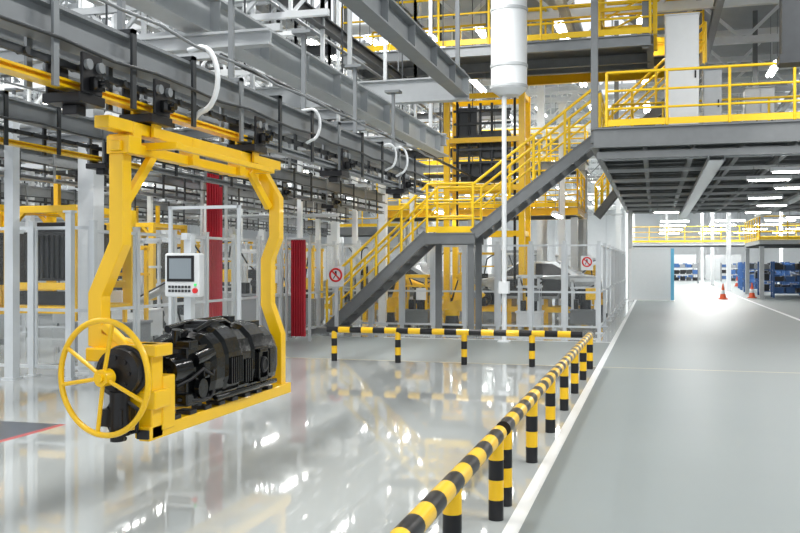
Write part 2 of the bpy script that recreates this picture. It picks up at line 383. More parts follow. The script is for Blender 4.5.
# transfer frames (yellow) with dark panels behind the fence
def tframe(xc,Y,w,z0,z1,label):
    e=thing('transfer_frame',(xc,Y,z0),label,'frame','yellow transfer frames')
    b=B()
    for x in (xc-w/2,xc+w/2):
        for y in (Y,Y+1.5): b.bar((x,y,z0),(x,y,z1),.13,.13)
        b.bar((x,Y,z0+.06),(x,Y+1.5,z0+.06),.10,.10); b.bar((x,Y,z1-.06),(x,Y+1.5,z1-.06),.10,.10)
    for y in (Y,Y+1.5):
        for z in (z0+.06,z0+.42,z1-.06): b.bar((xc-w/2,y,z),(xc+w/2,y,z),.10,.11)
        b.bar((xc-w/2,y,z1-.35),(xc-w/2+.3,y,z1-.05),.07,.07); b.bar((xc+w/2,y,z1-.35),(xc+w/2-.3,y,z1-.05),.07,.07)
    obj_from('yellow_frame',b,YEL,e,bevel=.008)
    b=B(); za=z0+.5; b.box(xc-w/2+.12,xc+w/2-.12,Y+.15,Y+1.3,za,za+.75); b.box(xc-w/2+.2,xc+w/2-.25,Y+.2,Y+1.2,za+.75,za+.9)
    for k in range(8): x=xc-w/2+.18+k*(w-.4)/8; b.box(x,x+.05,Y+.1,Y+.15,za+.04,za+.7)
    b.box(xc-w/2+.1,xc+w/2-.1,Y+.05,Y+.2,z0+.13,z0+.34)
    obj_from('dark_load',b,BLK,e,bevel=.01)
    for x in (xc-w/4,xc+w/4): b=B(); b.bar((x,Y+.75,z1-.05),(x,Y+.75,3.05),.08,.08); b.box(x-.06,x+.06,Y+.1,Y+1.4,z1-.1,z1); obj_from('suspension_arm',b,YEL,e)
tframe(XA(42,11.7),11.7,1.15,.85,2.5,'yellow steel transfer frame with black load behind the fence')
tframe(XA(-34,12.6),12.6,1.1,.75,2.62,'yellow steel transfer frame with black load behind the fence')
tframe(XA(130,19),19,1.2,.75,2.6,'yellow steel transfer frame with black load near the columns')
# ------------------------------------------------------------------ overhead steel
def beamY(X,z,Y0,Y1,h=.26,w=.16,m=GRY,rods=(),label='grey painted steel I-beam spanning over the line',ztop=9.5):
    e=thing('steel_beam',(X,Y0,z),label,'beam','overhead beams')
    b=B(); b.ibeam((X,Y0,z+h/2),(X,Y1,z+h/2),w,h,.022)
    y=Y0+.6
    while y<Y1 and w>.2: b.box(X-w/2+.01,X+w/2-.01,y-.008,y+.008,z+.03,z+h-.03); y+=1.1
    obj_from('beam',b,m,e)
    for y in rods: b=B(); b.bar((X,y,z+h),(X,y,ztop),.06,.06); b.box(X-.1,X+.1,y-.1,y+.1,z+h,z+h+.02); obj_from('hanger_rod',b,m,e)
def beamX(Y,z,xa,xb_,h=.3,w=.16,m=GRY,rods=(),label='grey painted steel cross beam over the line',ztop=9.5):
    e=thing('cross_beam',(xa,Y,z),label,'beam','overhead cross beams')
    b=B(); b.ibeam((xa,Y,z+h/2),(xb_,Y,z+h/2),w,h,.022); obj_from('beam',b,m,e)
    for x in rods: b=B(); b.bar((x,Y,z+h),(x,Y,ztop),.06,.06); obj_from('hanger_rod',b,m,e)
beamY(-3.95,3.68,2.5,17,.36,.24,LGR,(16,),'large light grey steel I-beam running above the conveyor')
beamY(-2.8,4.12,3,13.3,.32,.21,GRY,(9,13))
beamY(-4.75,3.30,4,17,.16,.12,GRY,(),'grey steel carrier beam beside the conveyor')
beamY(-5.3,4.5,4,21,.24,.18,LGR,(14,20))
beamY(-5.3,5.5,6,21,.2,.14,DRK,(14,20))
beamY(-6.1,4.05,6,20,.16,.12,LGR,(13,17))
beamY(-7.4,4.05,6,26,.2,.14,GRY,(12,20))
beamY(-7.4,3.40,7,24,.14,.12,DRK,(12,20))
beamY(-7.4,5.2,6,26,.2,.14,LGR,(12,20))
beamY(-8.4,6.3,10,30,.22,.16,GRY,(14,24))
beamY(-9.6,4.6,8,30,.22,.16,DRK,(12,20,28))
beamY(-12.5,4.05,8,34,.22,.16,GRY,(12,20,28))
beamY(-14.5,4.9,12,36,.3,.2,LGR,(16,24,32))
beamY(-17,4.2,12,36,.3,.2,DRK,(16,24,32))
beamX(13.35,4.08,-9,-2.7,.36,.2,LGR,(-8.2,-4.6))
beamX(9.4,3.97,-10,-4.1,.16,.12,LGR,())
beamX(7.2,3.5,-6.8,-3.2,.14,.12,LGR,())
beamX(10.6,3.26,-8.5,-3.45,.12,.1,GRY,())
beamX(16.6,3.85,-13,-3.8,.22,.18,LGR,(-9,-5))
beamX(18.4,4.75,-16,-6,.22,.16,GRY,(-12,-8))
beamX(18.4,6.2,-16,-7.5,.22,.16,DRK,(-12,-8))
beamX(21.8,3.4,-17,-7.5,.22,.16,GRY,(-14,-9))
beamX(21.8,7.0,-20,-7.4,.26,.18,DRK,(-14,-9))
beamX(25.5,3.3,-22,-9,.25,.18,LGR,(-18,-12))
beamX(25.5,4.7,-22,-4,.25,.18,DRK,(-18,-12,-6))
beamX(28.3,6.2,-22,-4.4,.3,.2,DRK,(-18,-12,-6))
beamX(31.4,3.6,-26,-5,.3,.18,LGR,(-22,-15,-9))
beamX(31.4,5.6,-26,-3,.3,.18,GRY,(-22,-15,-6))
beamX(38,4.0,-32,-4,.3,.18,DRK,(-25,-15,-7))
beamX(38,6.2,-32,-3,.3,.18,GRY,(-25,-15,-7))
def lattice(Y,xa,xb_,z0,h,m):
    b=B(); b.bar((xa,Y,z0),(xb_,Y,z0),.09,.09); b.bar((xa,Y,z0+h),(xb_,Y,z0+h),.09,.09); x=xa;k=0
    while x<xb_-h*.8:
        b.bar((x,Y,z0),(x,Y,z0+h),.05,.05); b.bar((x,Y,z0 if k%2 else z0+h),(x+h,Y,z0+h if k%2 else z0),.045,.045); x+=h;k+=1
    x=xa+1.5
    while x<xb_: b.bar((x,Y,z0+h),(x,Y,9.4),.05,.05); x+=5.5
    solo('lattice_girder',b,m,'slender steel lattice girder hung below the roof','girder','lattice girders')
for (Y,xa,xb2,z,h,m) in [(10.2,-9.5,-4.4,4.5,.4,LGR),(12.4,-13,-4.6,5.3,.6,WHT),(14.6,-14,-5.5,4.5,.5,WHT),(17,-17,-7,5.6,.7,WHT),(19,-18,-7.6,6.9,.7,LGR),(20.8,-20,-8,4.3,.7,LGR),(22.7,-20,-8,6.0,.7,WHT),(23.8,-22,-8,5.2,.7,WHT),(24.2,-22,-6,6.9,.9,LGR),(27.3,-24,-4.4,5.3,.8,GRY),(30,-24,-8.6,4.6,.8,WHT),(33.4,-28,-2,7.0,.9,WHT),(36,-30,-2,4.9,.9,LGR),(42,-34,-2,5.6,1,GRY),(48,-36,-1.6,4.2,1,LGR)]:
    lattice(Y,xa,xb2,z,h,m)
for (Y,z,xa,xb2) in [(15.4,3.5,-14,-7.8),(19.4,3.4,-18,-8.2),(23.4,3.7,-20,-7.5),(28.9,3.7,-24,-9),(34,4.6,-28,-4.5)]:
    b=B(); b.box(xa,xb2,Y-.2,Y+.2,z,z+.015); b.box(xa,xb2,Y-.21,Y-.195,z,z+.1); b.box(xa,xb2,Y+.195,Y+.21,z,z+.1)
    x=xa+.8
    while x<xb2: b.bar((x,Y-.22,z),(x,Y-.22,9.4),.03,.03); b.bar((x,Y+.22,z),(x,Y+.22,9.4),.03,.03); b.box(x-.02,x+.02,Y-.24,Y+.24,z-.04,z); x+=3.2
    solo('cable_tray',b,ALU,'galvanised cable tray hung on thin threaded rods','cable tray','cable trays')
pl=[(17.7,4.4,-16,-7.8,.06,WHT),(19.8,5.6,-18,-7.8,.09,WHT),(24.9,5.7,-20,-9,.12,LGR),(22.3,2.9,-18,-8,.05,ALU),(26.2,4.2,-22,-9,.07,WHT),(32.6,6.4,-28,-2,.2,WHT),(40,7.2,-30,10,.2,WHT),(62,6.2,-6,16,.2,WHT),(78,6.4,-6,18,.2,LGR)]
rr=random.Random(3)
for i in range(14):
    Y=14.2+i*1.93; pl.append((Y,3.2+(i*1.37)%3.9,-Y*.8,-rr.uniform(7.8,10),rr.choice([.03,.04,.06,.08]),rr.choice([WHT,LGR,GRY,DRK,LGR])))
for (Y,z,xa,xb2,r,m) in pl:
    b=B(); b.cyl((xa,Y,z),(xb2,Y,z),r,n=14)
    x=xa+.6
    while x<xb2: b.cyl((x-.04,Y,z),(x+.04,Y,z),r*1.18,n=14); b.bar((x,Y,z+r),(x,Y,9.4),.02,.02); x+=2.9
    solo('overhead_pipe',b,m,'straight painted pipe with flanges hung from the roof','pipe','overhead pipes')
for i in range(12):
    X=-4.6-i*1.05; z=3.9+(i*1.71)%3.3; Y0=max(9,-X*1.4); b=B(); r=rr.choice([.03,.04,.06]); b.cyl((X,Y0,z),(X,Y0+18,z),r,n=12)
    y=Y0+.6
    while y<Y0+18: b.bar((X,y,z+r),(X,y,9.4),.02,.02); b.cyl((X,y-.04,z),(X,y+.04,z),r*1.2,n=12); y+=3.4
    solo('overhead_pipe',b,rr.choice([WHT,LGR,GRY,DRK]),'straight painted pipe running along the hall under the roof','pipe','overhead pipes')
for (px,Y,z0,z1,w) in [(12,10.6,0,3.95,.14),(70,10.8,0,2.35,.09),(205,21,0,5,.16),(232,26,0,5,.14),(300,19.5,0,4.8,.10),(355,25,0,5,.14),(383,23,0,5.4,.2),(562,27,0,6.4,.18),(130,25,0,5,.14),(30,20,0,5,.16),(165,31,0,6,.18),(262,30,0,6,.18),(330,36,0,7,.2),(430,31.6,0,7,.18),(48,28,0,6,.16),(91,11.45,0,4.0,.26),(180,23,0,5,.12),(240,24.5,0,6,.12),(280,27,0,6,.14),(318,24,0,6,.12),(412,26.6,0,6,.12),(545,30,0,6,.14),(150,19.5,0,5,.1)]:
    x=XA(px,Y); b=B(); b.box(x-w/2,x+w/2,Y-w/2,Y+w/2,z0,z1); b.box(x-w*.75,x+w*.75,Y-w*.75,Y+w*.75,z0,z0+.03); b.box(x-w*.75,x+w*.75,Y-w*.75,Y+w*.75,z1-.03,z1)
    solo('support_post',b,WHT if px not in(12,70) else ALU,'slim pale steel support post in the assembly area','post','support posts')
# ------------------------------------------------------------------ handrail helper
def rail_mesh(pts,h=1.1,step=1.2,r=.03,ends=True):
    b=B()
    for p,q in zip(pts[:-1],pts[1:]):
        p=V(p);q=V(q);L=(q-p).length;n=max(1,round(L/step))
        for i in range(n+1):
            c=p.lerp(q,i/n); b.cyl(c,c+V((0,0,h)),r,n=8)
        for f in (1,.66,.33): b.cyl(p+V((0,0,h*f)),q+V((0,0,h*f)),r if f==1 else r*.8,n=8)
        b.bar(p+V((0,0,.08)),q+V((0,0,.08)),.012,.13)
    return b
# ------------------------------------------------------------------ staircase
def flight(xa,za,xb_,zb,y0,y1,n,label):
    e=thing('staircase',((xa+xb_)/2,(y0+y1)/2,za),label,'staircase','stair flights')
    for y in (y0,y1):
        b=B(); b.bar((xa,y,za+.0),(xb_,y,zb),.06,.22,off=-.03); b.bar((xa,y,za),(xb_,y,zb),.10,.02,off=.08); b.bar((xa,y,za),(xb_,y,zb),.10,.02,off=-.14)
        obj_from('stringer',b,STG,e)
        b=B(); p=V((xa,y,za+.08)); q=V((xb_,y,zb+.08)); b.cyl(p+V((0,0,1.0)),q+V((0,0,1.0)),.032,n=8); b.cyl(p+V((0,0,.55)),q+V((0,0,.55)),.024,n=8)
        for i in range(5):
            c=p.lerp(q,i/4); b.cyl(c,c+V((0,0,1.0)),.032,n=8)
        obj_from('handrail',b,YEL2,e)
    for i in range(n):
        f=(i+.6)/n; x=xa+(xb_-xa)*f; z=za+(zb-za)*f; dx=(xb_-xa)/n
        b=B(); b.box(x-dx*.5,x+dx*.4,y0+.03,y1-.03,z-.03,z); obj_from('tread',b,GRATE,e)
flight(-7.35,.12,-4.95,2.3,19.7,20.7,11,'grey steel stair flight with yellow handrails rising from floor')
flight(-3.9,2.3,-1.2,4.35,19.7,20.7,10,'grey steel stair flight with yellow handrails up to platform')
e=thing('stair_landing',(-4.42,20.2,0),'grey steel stair landing on posts with yellow handrail','landing')
b=B(); b.box(-5.0,-3.85,19.65,20.75,2.26,2.31); b.box(-5.0,-3.85,19.65,19.72,2.06,2.27); b.box(-5.0,-3.85,20.68,20.75,2.06,2.27); obj_from('deck',b,STG,e)
for x,y in ((-3.95,19.75),(-3.95,20.65),(-4.9,20.65)):
    b=B(); b.box(x-.07,x+.07,y-.05,y+.05,0,2.1); b.box(x-.14,x+.14,y-.12,y+.12,0,.03); obj_from('leg',b,STG,e)
b=rail_mesh([(-4.95,19.7,2.31),(-3.9,19.7,2.31)]); obj_from('handrail',b,YEL2,e)
b=rail_mesh([(-4.95,20.7,2.31),(-3.9,20.7,2.31)]); obj_from('handrail',b,YEL2,e)
b=B(); b.box(-7.75,-7.1,19.6,20.8,0,.13); solo('concrete_plinth',b,STG,'low grey steel plinth at the foot of stairs','plinth')
# ------------------------------------------------------------------ platforms
def platform(xa,xb_,y0,y1,z,label,rails,joist=1.6,hangers=(),cols=(),under=True,edge=STG,eh=.32,jm=UND):
    e=thing('mezzanine_platform',((xa+xb_)/2,(y0+y1)/2,z-.4),label,'platform','steel platforms')
    b=B(); b.box(xa,xb_,y0,y1,z-.05,z-.001); obj_from('deck',b,GRATE,e)
    b=B()
    for y in (y0,y1): b.ibeam((xa,y,z-.02-eh/2),(xb_,y,z-.02-eh/2),.14,eh,.025)
    for x in (xa,xb_): b.ibeam((x,y0,z-.02-eh/2),(x,y1,z-.02-eh/2),.14,eh,.025)
    obj_from('edge_beam',b,edge,e)
    y=y0+joist
    while y<y1-.3 and under:
        b=B(); b.ibeam((xa,y,z-.17),(xb_,y,z-.17),.1,.22,.02); obj_from('joist',b,jm,e); y+=joist
    for r in rails:
        obj_from('handrail',rail_mesh(r),YEL2,e)
    for x,y in hangers:
        b=B(); b.box(x-.07,x+.07,y-.07,y+.07,z-.3,9.5); obj_from('hanger_column',b,STG,e)
    for x,y in cols:
        b=B(); b.box(x-.1,x+.1,y-.1,y+.1,0,z-.3); b.box(x-.18,x+.18,y-.18,y+.18,0,.03); obj_from('leg',b,LGR,e)
    return e
P=platform(-1.2,8.5,18.8,43,4.4,'large grey steel mezzanine deck with yellow safety railings',[[(-.95,18.8,4.4),(8.5,18.8,4.4)],[(-1.2,21,4.4),(-1.2,43,4.4)],[(-1.0,22.6,4.4),(8.5,22.6,4.4)]],joist=.9,hangers=((-1.2,18.95),(-1.2,30),(8.4,18.95),(3.0,30)),cols=((8.4,30),(8.4,42.8),(-1.1,42.8)),eh=.40)
x=-.2
while x<8.4:
    b=B(); b.ibeam((x,18.9,3.99),(x,42.9,3.99),.10,.16,.02); obj_from('girder',b,UND,P); x+=.95
y=19.6
while y<42.5:
    b=B(); b.bar((-1.1,y,3.84),(8.4,y,3.84),.07,.08); obj_from('cross_rail',b,LGR,P); y+=2.6
b=B(); b.box(-1.15,8.4,18.86,18.92,3.76,3.90); obj_from('fascia',b,STG,P)
for x in (1.2,4.4,6.9): b=B(); b.box(x-.15,x+.15,19.2,42.5,3.70,3.71); b.box(x-.16,x-.14,19.2,42.5,3.70,3.80); b.box(x+.14,x+.16,19.2,42.5,3.70,3.80); obj_from('cable_tray',b,ALU,P)
u=fixture(.95,.3,.05,.018); u['group']='under deck lights'; u['label']='white strip light fixed under the grey platform'
locs=[(x,y,3.5) for (x,y) in ((2.75,19.8),(2.45,21.6),(3.3,24),(3.0,27.4),(3.6,31),(3.6,35),(5.5,39),(6.0,27),(6.0,36),(.4,34))]
u.location=locs[0]; u.rotation_euler=(0,0,math.pi/2)
for l in locs[1:]: dup(u,l,math.pi/2)
platform(XA(342,20),-.1,20,22.4,6.55,'upper steel walkway with yellow railings below the roof',[[(XA(342,20),20,6.55),(-.1,20,6.55)],[(XA(342,20),22.4,6.55),(-.1,22.4,6.55)]],hangers=((XA(342,20)+.1,20.1),(-4,22.3),(-.2,20.1)),edge=GRY,eh=.24)
platform(-4.2,1.2,24.5,27.5,7.4,'high steel walkway with yellow railings and yellow edge',[[(-4.2,24.5,7.4),(1.2,24.5,7.4)],[(-4.2,27.5,7.4),(1.2,27.5,7.4)]],hangers=((-4.1,24.6),(1.1,24.6)),edge=YEL)
platform(-8.4,-2.2,27,29.6,3.3,'steel service platform with yellow railings behind the stairs',[[(-8.4,27,3.3),(-2.2,27,3.3)],[(-2.2,27,3.3),(-2.2,29.6,3.3)],[(-8.4,29.6,3.3),(-2.2,29.6,3.3)]],cols=((-8.3,27.1),(-5.4,27.1),(-2.3,27.1),(-8.3,29.5),(-2.3,29.5)),edge=YEL,eh=.22)
platform(-8.4,-2.2,29.9,31.1,5.0,'steel service platform with yellow railings above the lift',[[(-8.4,29.9,5.0),(-2.2,29.9,5.0)],[(-8.4,31.1,5.0),(-2.2,31.1,5.0)]],cols=((-8.3,30),(-2.3,30),(-8.3,31),(-2.3,31)),edge=GRY)
platform(-14.5,-9.6,36.6,39,3.2,'low steel service platform with yellow railing over the line',[[(-14.5,36.6,3.2),(-9.6,36.6,3.2)]],cols=((-14.4,36.7),(-9.7,36.7),(-14.4,38.9),(-9.7,38.9)),edge=GRY)
platform(-1.6,14,66,70,3.15,'distant crossing walkway with yellow railings over the aisle',[[(-1.6,66,3.15),(14,66,3.15)]],cols=((-1.5,66.2),(13.9,66.2)),edge=LGR,eh=.2)
platform(4.7,12,45,52,2.75,'grey steel platform with yellow railings beside the aisle',[[(4.7,45,2.75),(12,45,2.75)],[(4.7,45,2.75),(4.7,52,2.75)]],cols=((11.9,45.1),(4.8,51.9),(4.8,45.1)),edge=LGR,eh=.18)
flight(-2.0,3.3,-1.2,4.3,32,32.9,4,'short grey stair flight with yellow handrails joining two decks')
flight(-1.15,4.4,1.2,6.5,23.4,24.3,9,'grey stair flight with yellow handrails up to high walkway')
for (xa,xb2,Y,z0,z1,m) in [(-1.2,0.0,20.3,6.6,9.3,YEL2)]:
    b=B()
    for x in (xa,xb2):
        for y in (Y,Y+1.6): b.box(x-.05,x+.05,y-.05,y+.05,z0,z1)
    z=z0+.6
    while z<z1:
        for y in (Y,Y+1.6): b.bar((xa,y,z),(xb2,y,z),.06,.08); b.bar((xa,y,z-.6),(xb2,y,z),.04,.04)
        for x in (xa,xb2): b.bar((x,Y,z),(x,Y+1.6,z),.06,.08)
        z+=.8
    solo('ladder_tower',b,m,'yellow tubular steel access tower standing on the walkway','tower')
def cabinet(x0,x1,y0,y1,z0,z1,m,label,group=None,doors=2):
    e=thing('control_cabinet',((x0+x1)/2,(y0+y1)/2,z0),label,'cabinet',group)
    b=B(); b.box(x0,x1,y0,y1,z0+.06,z1); b.box(x0+.03,x1-.03,y0+.03,y1-.03,z0,z0+.06); b.box(x0-.02,x1+.02,y0-.04,y1+.02,z1,z1+.03); obj_from('body',b,m,e,bevel=.01)
    w=(x1-x0)/doors
    for i in range(doors):
        b=B(); b.box(x0+w*i+.02,x0+w*(i+1)-.02,y0-.03,y0,z0+.1,z1-.04); d=obj_from('door',b,m,e,bevel=.006)
        b=B(); hx=x0+w*(i+1)-.09; b.box(hx,hx+.03,y0-.06,y0-.03,(z0+z1)/2-.08,(z0+z1)/2+.08); h=obj_from('handle',b,BLK,d)
cabinet(XA(665,20.4),XA(699,20.4),20.4,21.1,4.4,7.0,WHT,'tall white metal cabinet standing on the platform',doors=1)
cabinet(XA(703,21),XA(722,21),21.0,21.5,4.4,5.9,LGR,'grey metal switch cabinet on the platform',doors=1)
cabinet(XA(745,24),XA(775,24),24.0,24.6,4.4,6.0,LGR,'grey metal switch cabinet on the platform',doors=2)
# ------------------------------------------------------------------ round duct
xd=XA(509,18.5); e=thing('ventilation_duct',(xd,18.5,ZA(509,96,18.5)),'thick white round ventilation duct hanging with ring collars','duct')
zb=ZA(509,90,18.5)
b=B(); b.cyl((xd,18.5,zb),(xd,18.5,9.5),.37,n=32); b.cyl((xd,18.5,zb-.12),(xd,18.5,zb),.22,.37,n=32); obj_from('pipe',b,WHT,e)
for z in (zb+.02,zb+.45,zb+1.6,zb+2.5,zb+3.4): b=B(); b.cyl((xd,18.5,z),(xd,18.5,z+.06),.39,n=32); obj_from('collar',b,LGR,e)
b=B(); b.cyl((xd-.1,18.5,1.2),(xd-.1,18.5,zb-.1),.05,n=12);b.box(xd-.2,xd,18.4,18.6,1.0,1.25); b.cyl((xd-.1,18.5,0),(xd-.1,18.5,1.05),.05,n=12); b.box(xd-.22,xd+.02,18.38,18.62,0,.03); obj_from('drop_pipe',b,WHT,e)
# ------------------------------------------------------------------ yellow vertical lift
xl0,xl1=XA(447,22.9),XA(522,22.9); e=thing('vertical_lift',((xl0+xl1)/2,23.4,0),'tall yellow four-post lifting machine with dark carriage','lift')
zt=ZA(480,92,22.9)
for x in (xl0,xl1):
    for y in (22.9,23.95):
        b=B(); b.box(x-.075,x+.075,y-.075,y+.075,0,zt); b.box(x-.16,x+.16,y-.15,y+.15,0,.04); obj_from('post',b,YEL,e)
for z in (zt-.1,ZA(480,188,22.9),ZA(480,140,22.9),2.4):
    b=B()
    for y in (22.9,23.95): b.bar((xl0,y,z),(xl1,y,z),.10,.13)
    for x in (xl0,xl1): b.bar((x,22.9,z),(x,23.95,z),.10,.13)
    obj_from('cross_frame',b,YEL,e)
b=B(); za,zz=ZA(480,180,22.9),ZA(480,102,22.9)
b.box(xl0+.2,xl0+.75,23.1,23.8,za+.9,zz-.1); b.box(xl0+.3,xl1-.5,23.2,23.8,za,za+.5); b.box(xl0+.85,xl1-.4,23.15,23.7,za+.6,za+1.3)
for k in range(6): b.bar((xl0+.14,23.05,za+.14+k*(zz-za)/6),(xl1-.3,23.05,za+.14+k*(zz-za)/6),.05,.06)
for k in range(5): b.cyl((xl0+.25+k*.3,23.08,za),(xl0+.25+k*.3,23.08,zz),.035,n=8)
obj_from('carriage',b,DRK,e)
for xx,z1,r in ((xl1-.2,1.0,.035),(xl0+.25,2.4,.03)): b=B(); b.tube([(xx,23.0,zt),(xx,23.0,z1)],r); obj_from('lift_chain',b,BLK,e)
# ------------------------------------------------------------------ safety fences
def fence(p,q,n,h,tag_label,glass=True,group='safety fence panels',mid=.95,skip=()):
    p=V((p[0],p[1],0));q=V((q[0],q[1],0)); d=(q-p)/n; dn=d.normalized()
    for i in range(n+1):
        if i in skip: continue
        c=p+d*i; b=B(); b.box(c.x-.04,c.x+.04,c.y-.04,c.y+.04,0,h+.05); b.box(c.x-.08,c.x+.08,c.y-.08,c.y+.08,0,.02); b.box(c.x-.045,c.x+.045,c.y-.045,c.y+.045,h+.05,h+.07)
        solo('fence_post',b,ALU,'square aluminium fence post bolted to the floor','fence post','fence posts')
    for i in range(n):
        a=p+d*i+dn*.06; c=p+d*(i+1)-dn*.06
        e=thing('safety_fence',(a+c)/2,tag_label,'fence',group)
        b=B()
        for z in (.14,mid,h-.03): b.bar(a+V((0,0,z)),c+V((0,0,z)),.03,.045)
        for s in (a,c): b.bar(s+V((0,0,.115)),s+V((0,0,h-.005)),.034,.034)
        obj_from('frame',b,ALU,e)
        b=B(); b.add([a+V((0,0,.16)),c+V((0,0,.16)),c+V((0,0,h-.05)),a+V((0,0,h-.05))],[(0,1,2,3)]); obj_from('pane',b,PANE,e)
fl='clear polycarbonate safety fence panel in aluminium frame'
fence((-12.6,11.0),(-7.6,11.0),5,2.15,fl)
fence((-7.6,11.0),(-7.6,20.9),9,2.1,fl,skip=(0,))
fence((-7.6,21.4),(-1.25,21.4),8,2.08,fl)
fence((-1.25,21.4),(-1.25,39.8),8,2.08,fl,skip=(0,))
fence((-20,18),(-10,18),7,2.2,'clear safety fence panel around the inner machine cell')
fence((-14,24),(-8,24),5,2.2,'clear safety fence panel around the inner machine cell')
def sign(x,y,z,r):
    e=thing('warning_sign',(x,y,z-r*1.6),'white plate with red ring no-entry pictogram on fence','sign','fence signs')
    b=B(); b.box(x-r*1.15,x+r*1.15,y-.012,y,z-r*1.6,z+r*1.2); obj_from('plate',b,WHT,e)
    b=B(); b.torus((x,y-.016,z),(0,1,0),r*.85,r*.14,32,6); b.bar((x-r*.6,y-.02,z+r*.6),(x+r*.6,y-.02,z-r*.6),.012,r*.2); obj_from('prohibition_ring',b,REDP,e)
    b=B(); b.cyl((x,y-.018,z+r*.4),(x,y-.012,z+r*.4),r*.15,n=12); b.box(x-r*.14,x+r*.14,y-.017,y-.012,z-r*.1,z+r*.25); b.bar((x-.02,y-.015,z-r*.1),(x-r*.35,y-.015,z-r*.5),.006,r*.12); b.bar((x+.02,y-.015,z-r*.1),(x+r*.35,y-.015,z-r*.5),.006,r*.12); obj_from('pictogram',b,BLK,e)
sign(XA(336,19.4),19.4,ZA(336,275,19.4),.165)
b=B(); x=XA(336,19.4); b.box(x-.04,x+.04,19.41,19.47,0,1.7); b.box(x-.15,x+.15,19.38,19.5,0,.03); solo('sign_post',b,ALU,'short aluminium post carrying the warning sign','post')
sign(XA(587,21.34),21.34,ZA(587,262,21.3),.12)
# ------------------------------------------------------------------ operator panel
yh=10.0; xh=XA(185,yh); zc=ZA(185,275,yh)
e=thing('operator_panel',(xh,yh,0),'light grey machine operator panel with screen on a pedestal','control panel')
b=B(); b.box(xh-.05,xh+.05,yh+.06,yh+.16,0,zc+.5); b.box(xh-.18,xh+.18,yh-.05,yh+.27,0,.03); b.bar((xh,yh+.11,zc+.48),(xh,yh-.02,zc+.48),.08,.08) ; obj_from('pedestal',b,ALU,e)
b=B(); b.box(xh-.24,xh+.24,yh-.08,yh+.06,zc-.27,zc+.27); obj_from('housing',b,WHT,e,bevel=.025)
b=B(); b.box(xh-.20,xh+.17,yh-.092,yh-.078,zc-.08,zc+.24); obj_from('bezel',b,BLK,e,bevel=.004)
b=B(); b.box(xh-.165,xh+.135,yh-.096,yh-.09,zc-.045,zc+.205); obj_from('screen',b,SCR,e)
b=B()
for i in range(7):
    for j in range(2): b.box(xh-.18+.045*i,xh-.15+.045*i,yh-.092,yh-.078,zc-.16-.05*j,zc-.13-.05*j)
obj_from('keypad',b,DRK,e)
b=B(); b.cyl((xh+.19,yh-.11,zc-.19),(xh+.19,yh-.08,zc-.19),.032,n=16); obj_from('emergency_stop_button',b,REDP,e)
b=B(); b.cyl((xh+.19,yh-.1,zc-.12),(xh+.19,yh-.08,zc-.12),.016,n=12); obj_from('push_button',b,GRN,e)
b=B()
for x in (xh-.42,xh+.55): b.box(x-.02,x+.02,10.36,10.40,0,2.35); b.box(x-.1,x+.1,10.28,10.48,0,.02)
b.box(xh-.42,xh+.55,10.36,10.40,2.31,2.35); b.box(xh-.42,xh+.55,10.365,10.395,.5,.54)
solo('portal_frame',b,ALU,'slim aluminium portal frame standing behind operator panel','frame')
# ------------------------------------------------------------------ red curtains
def curtain(px,Y,w,zt,zb_):
    x=XA(px,Y); e=thing('strip_curtain',(x,Y,zb_),'red welding curtain hanging from a rail in folds','curtain','red curtains')
    pts=[];n=24
    for i in range(n+1): pts.append((x-w/2+w*i/n,Y+.06*math.sin(i*1.6)))
    b=B(); vs=[(a,c,zb_) for a,c in pts]+[(a,c,zt) for a,c in pts]; b.add(vs,[(i,i+1,n+2+i,n+1+i) for i in range(n)],True)
    obj_from('curtain_sheet',b,RED,e)
    b=B(); b.cyl((x-w/2-.1,Y,zt+.02),(x+w/2+.1,Y,zt+.02),.025,n=8); b.bar((x-w/2-.1,Y,0),(x-w/2-.1,Y,zt+.1),.05,.05); b.bar((x+w/2+.1,Y,0),(x+w/2+.1,Y,zt+.1),.05,.05)
    obj_from('curtain_rail',b,LGR,e)
curtain(214,16.6,.34,ZA(213,173,16.6),.1); curtain(298,17.5,.32,ZA(298,240,17.5),.1)
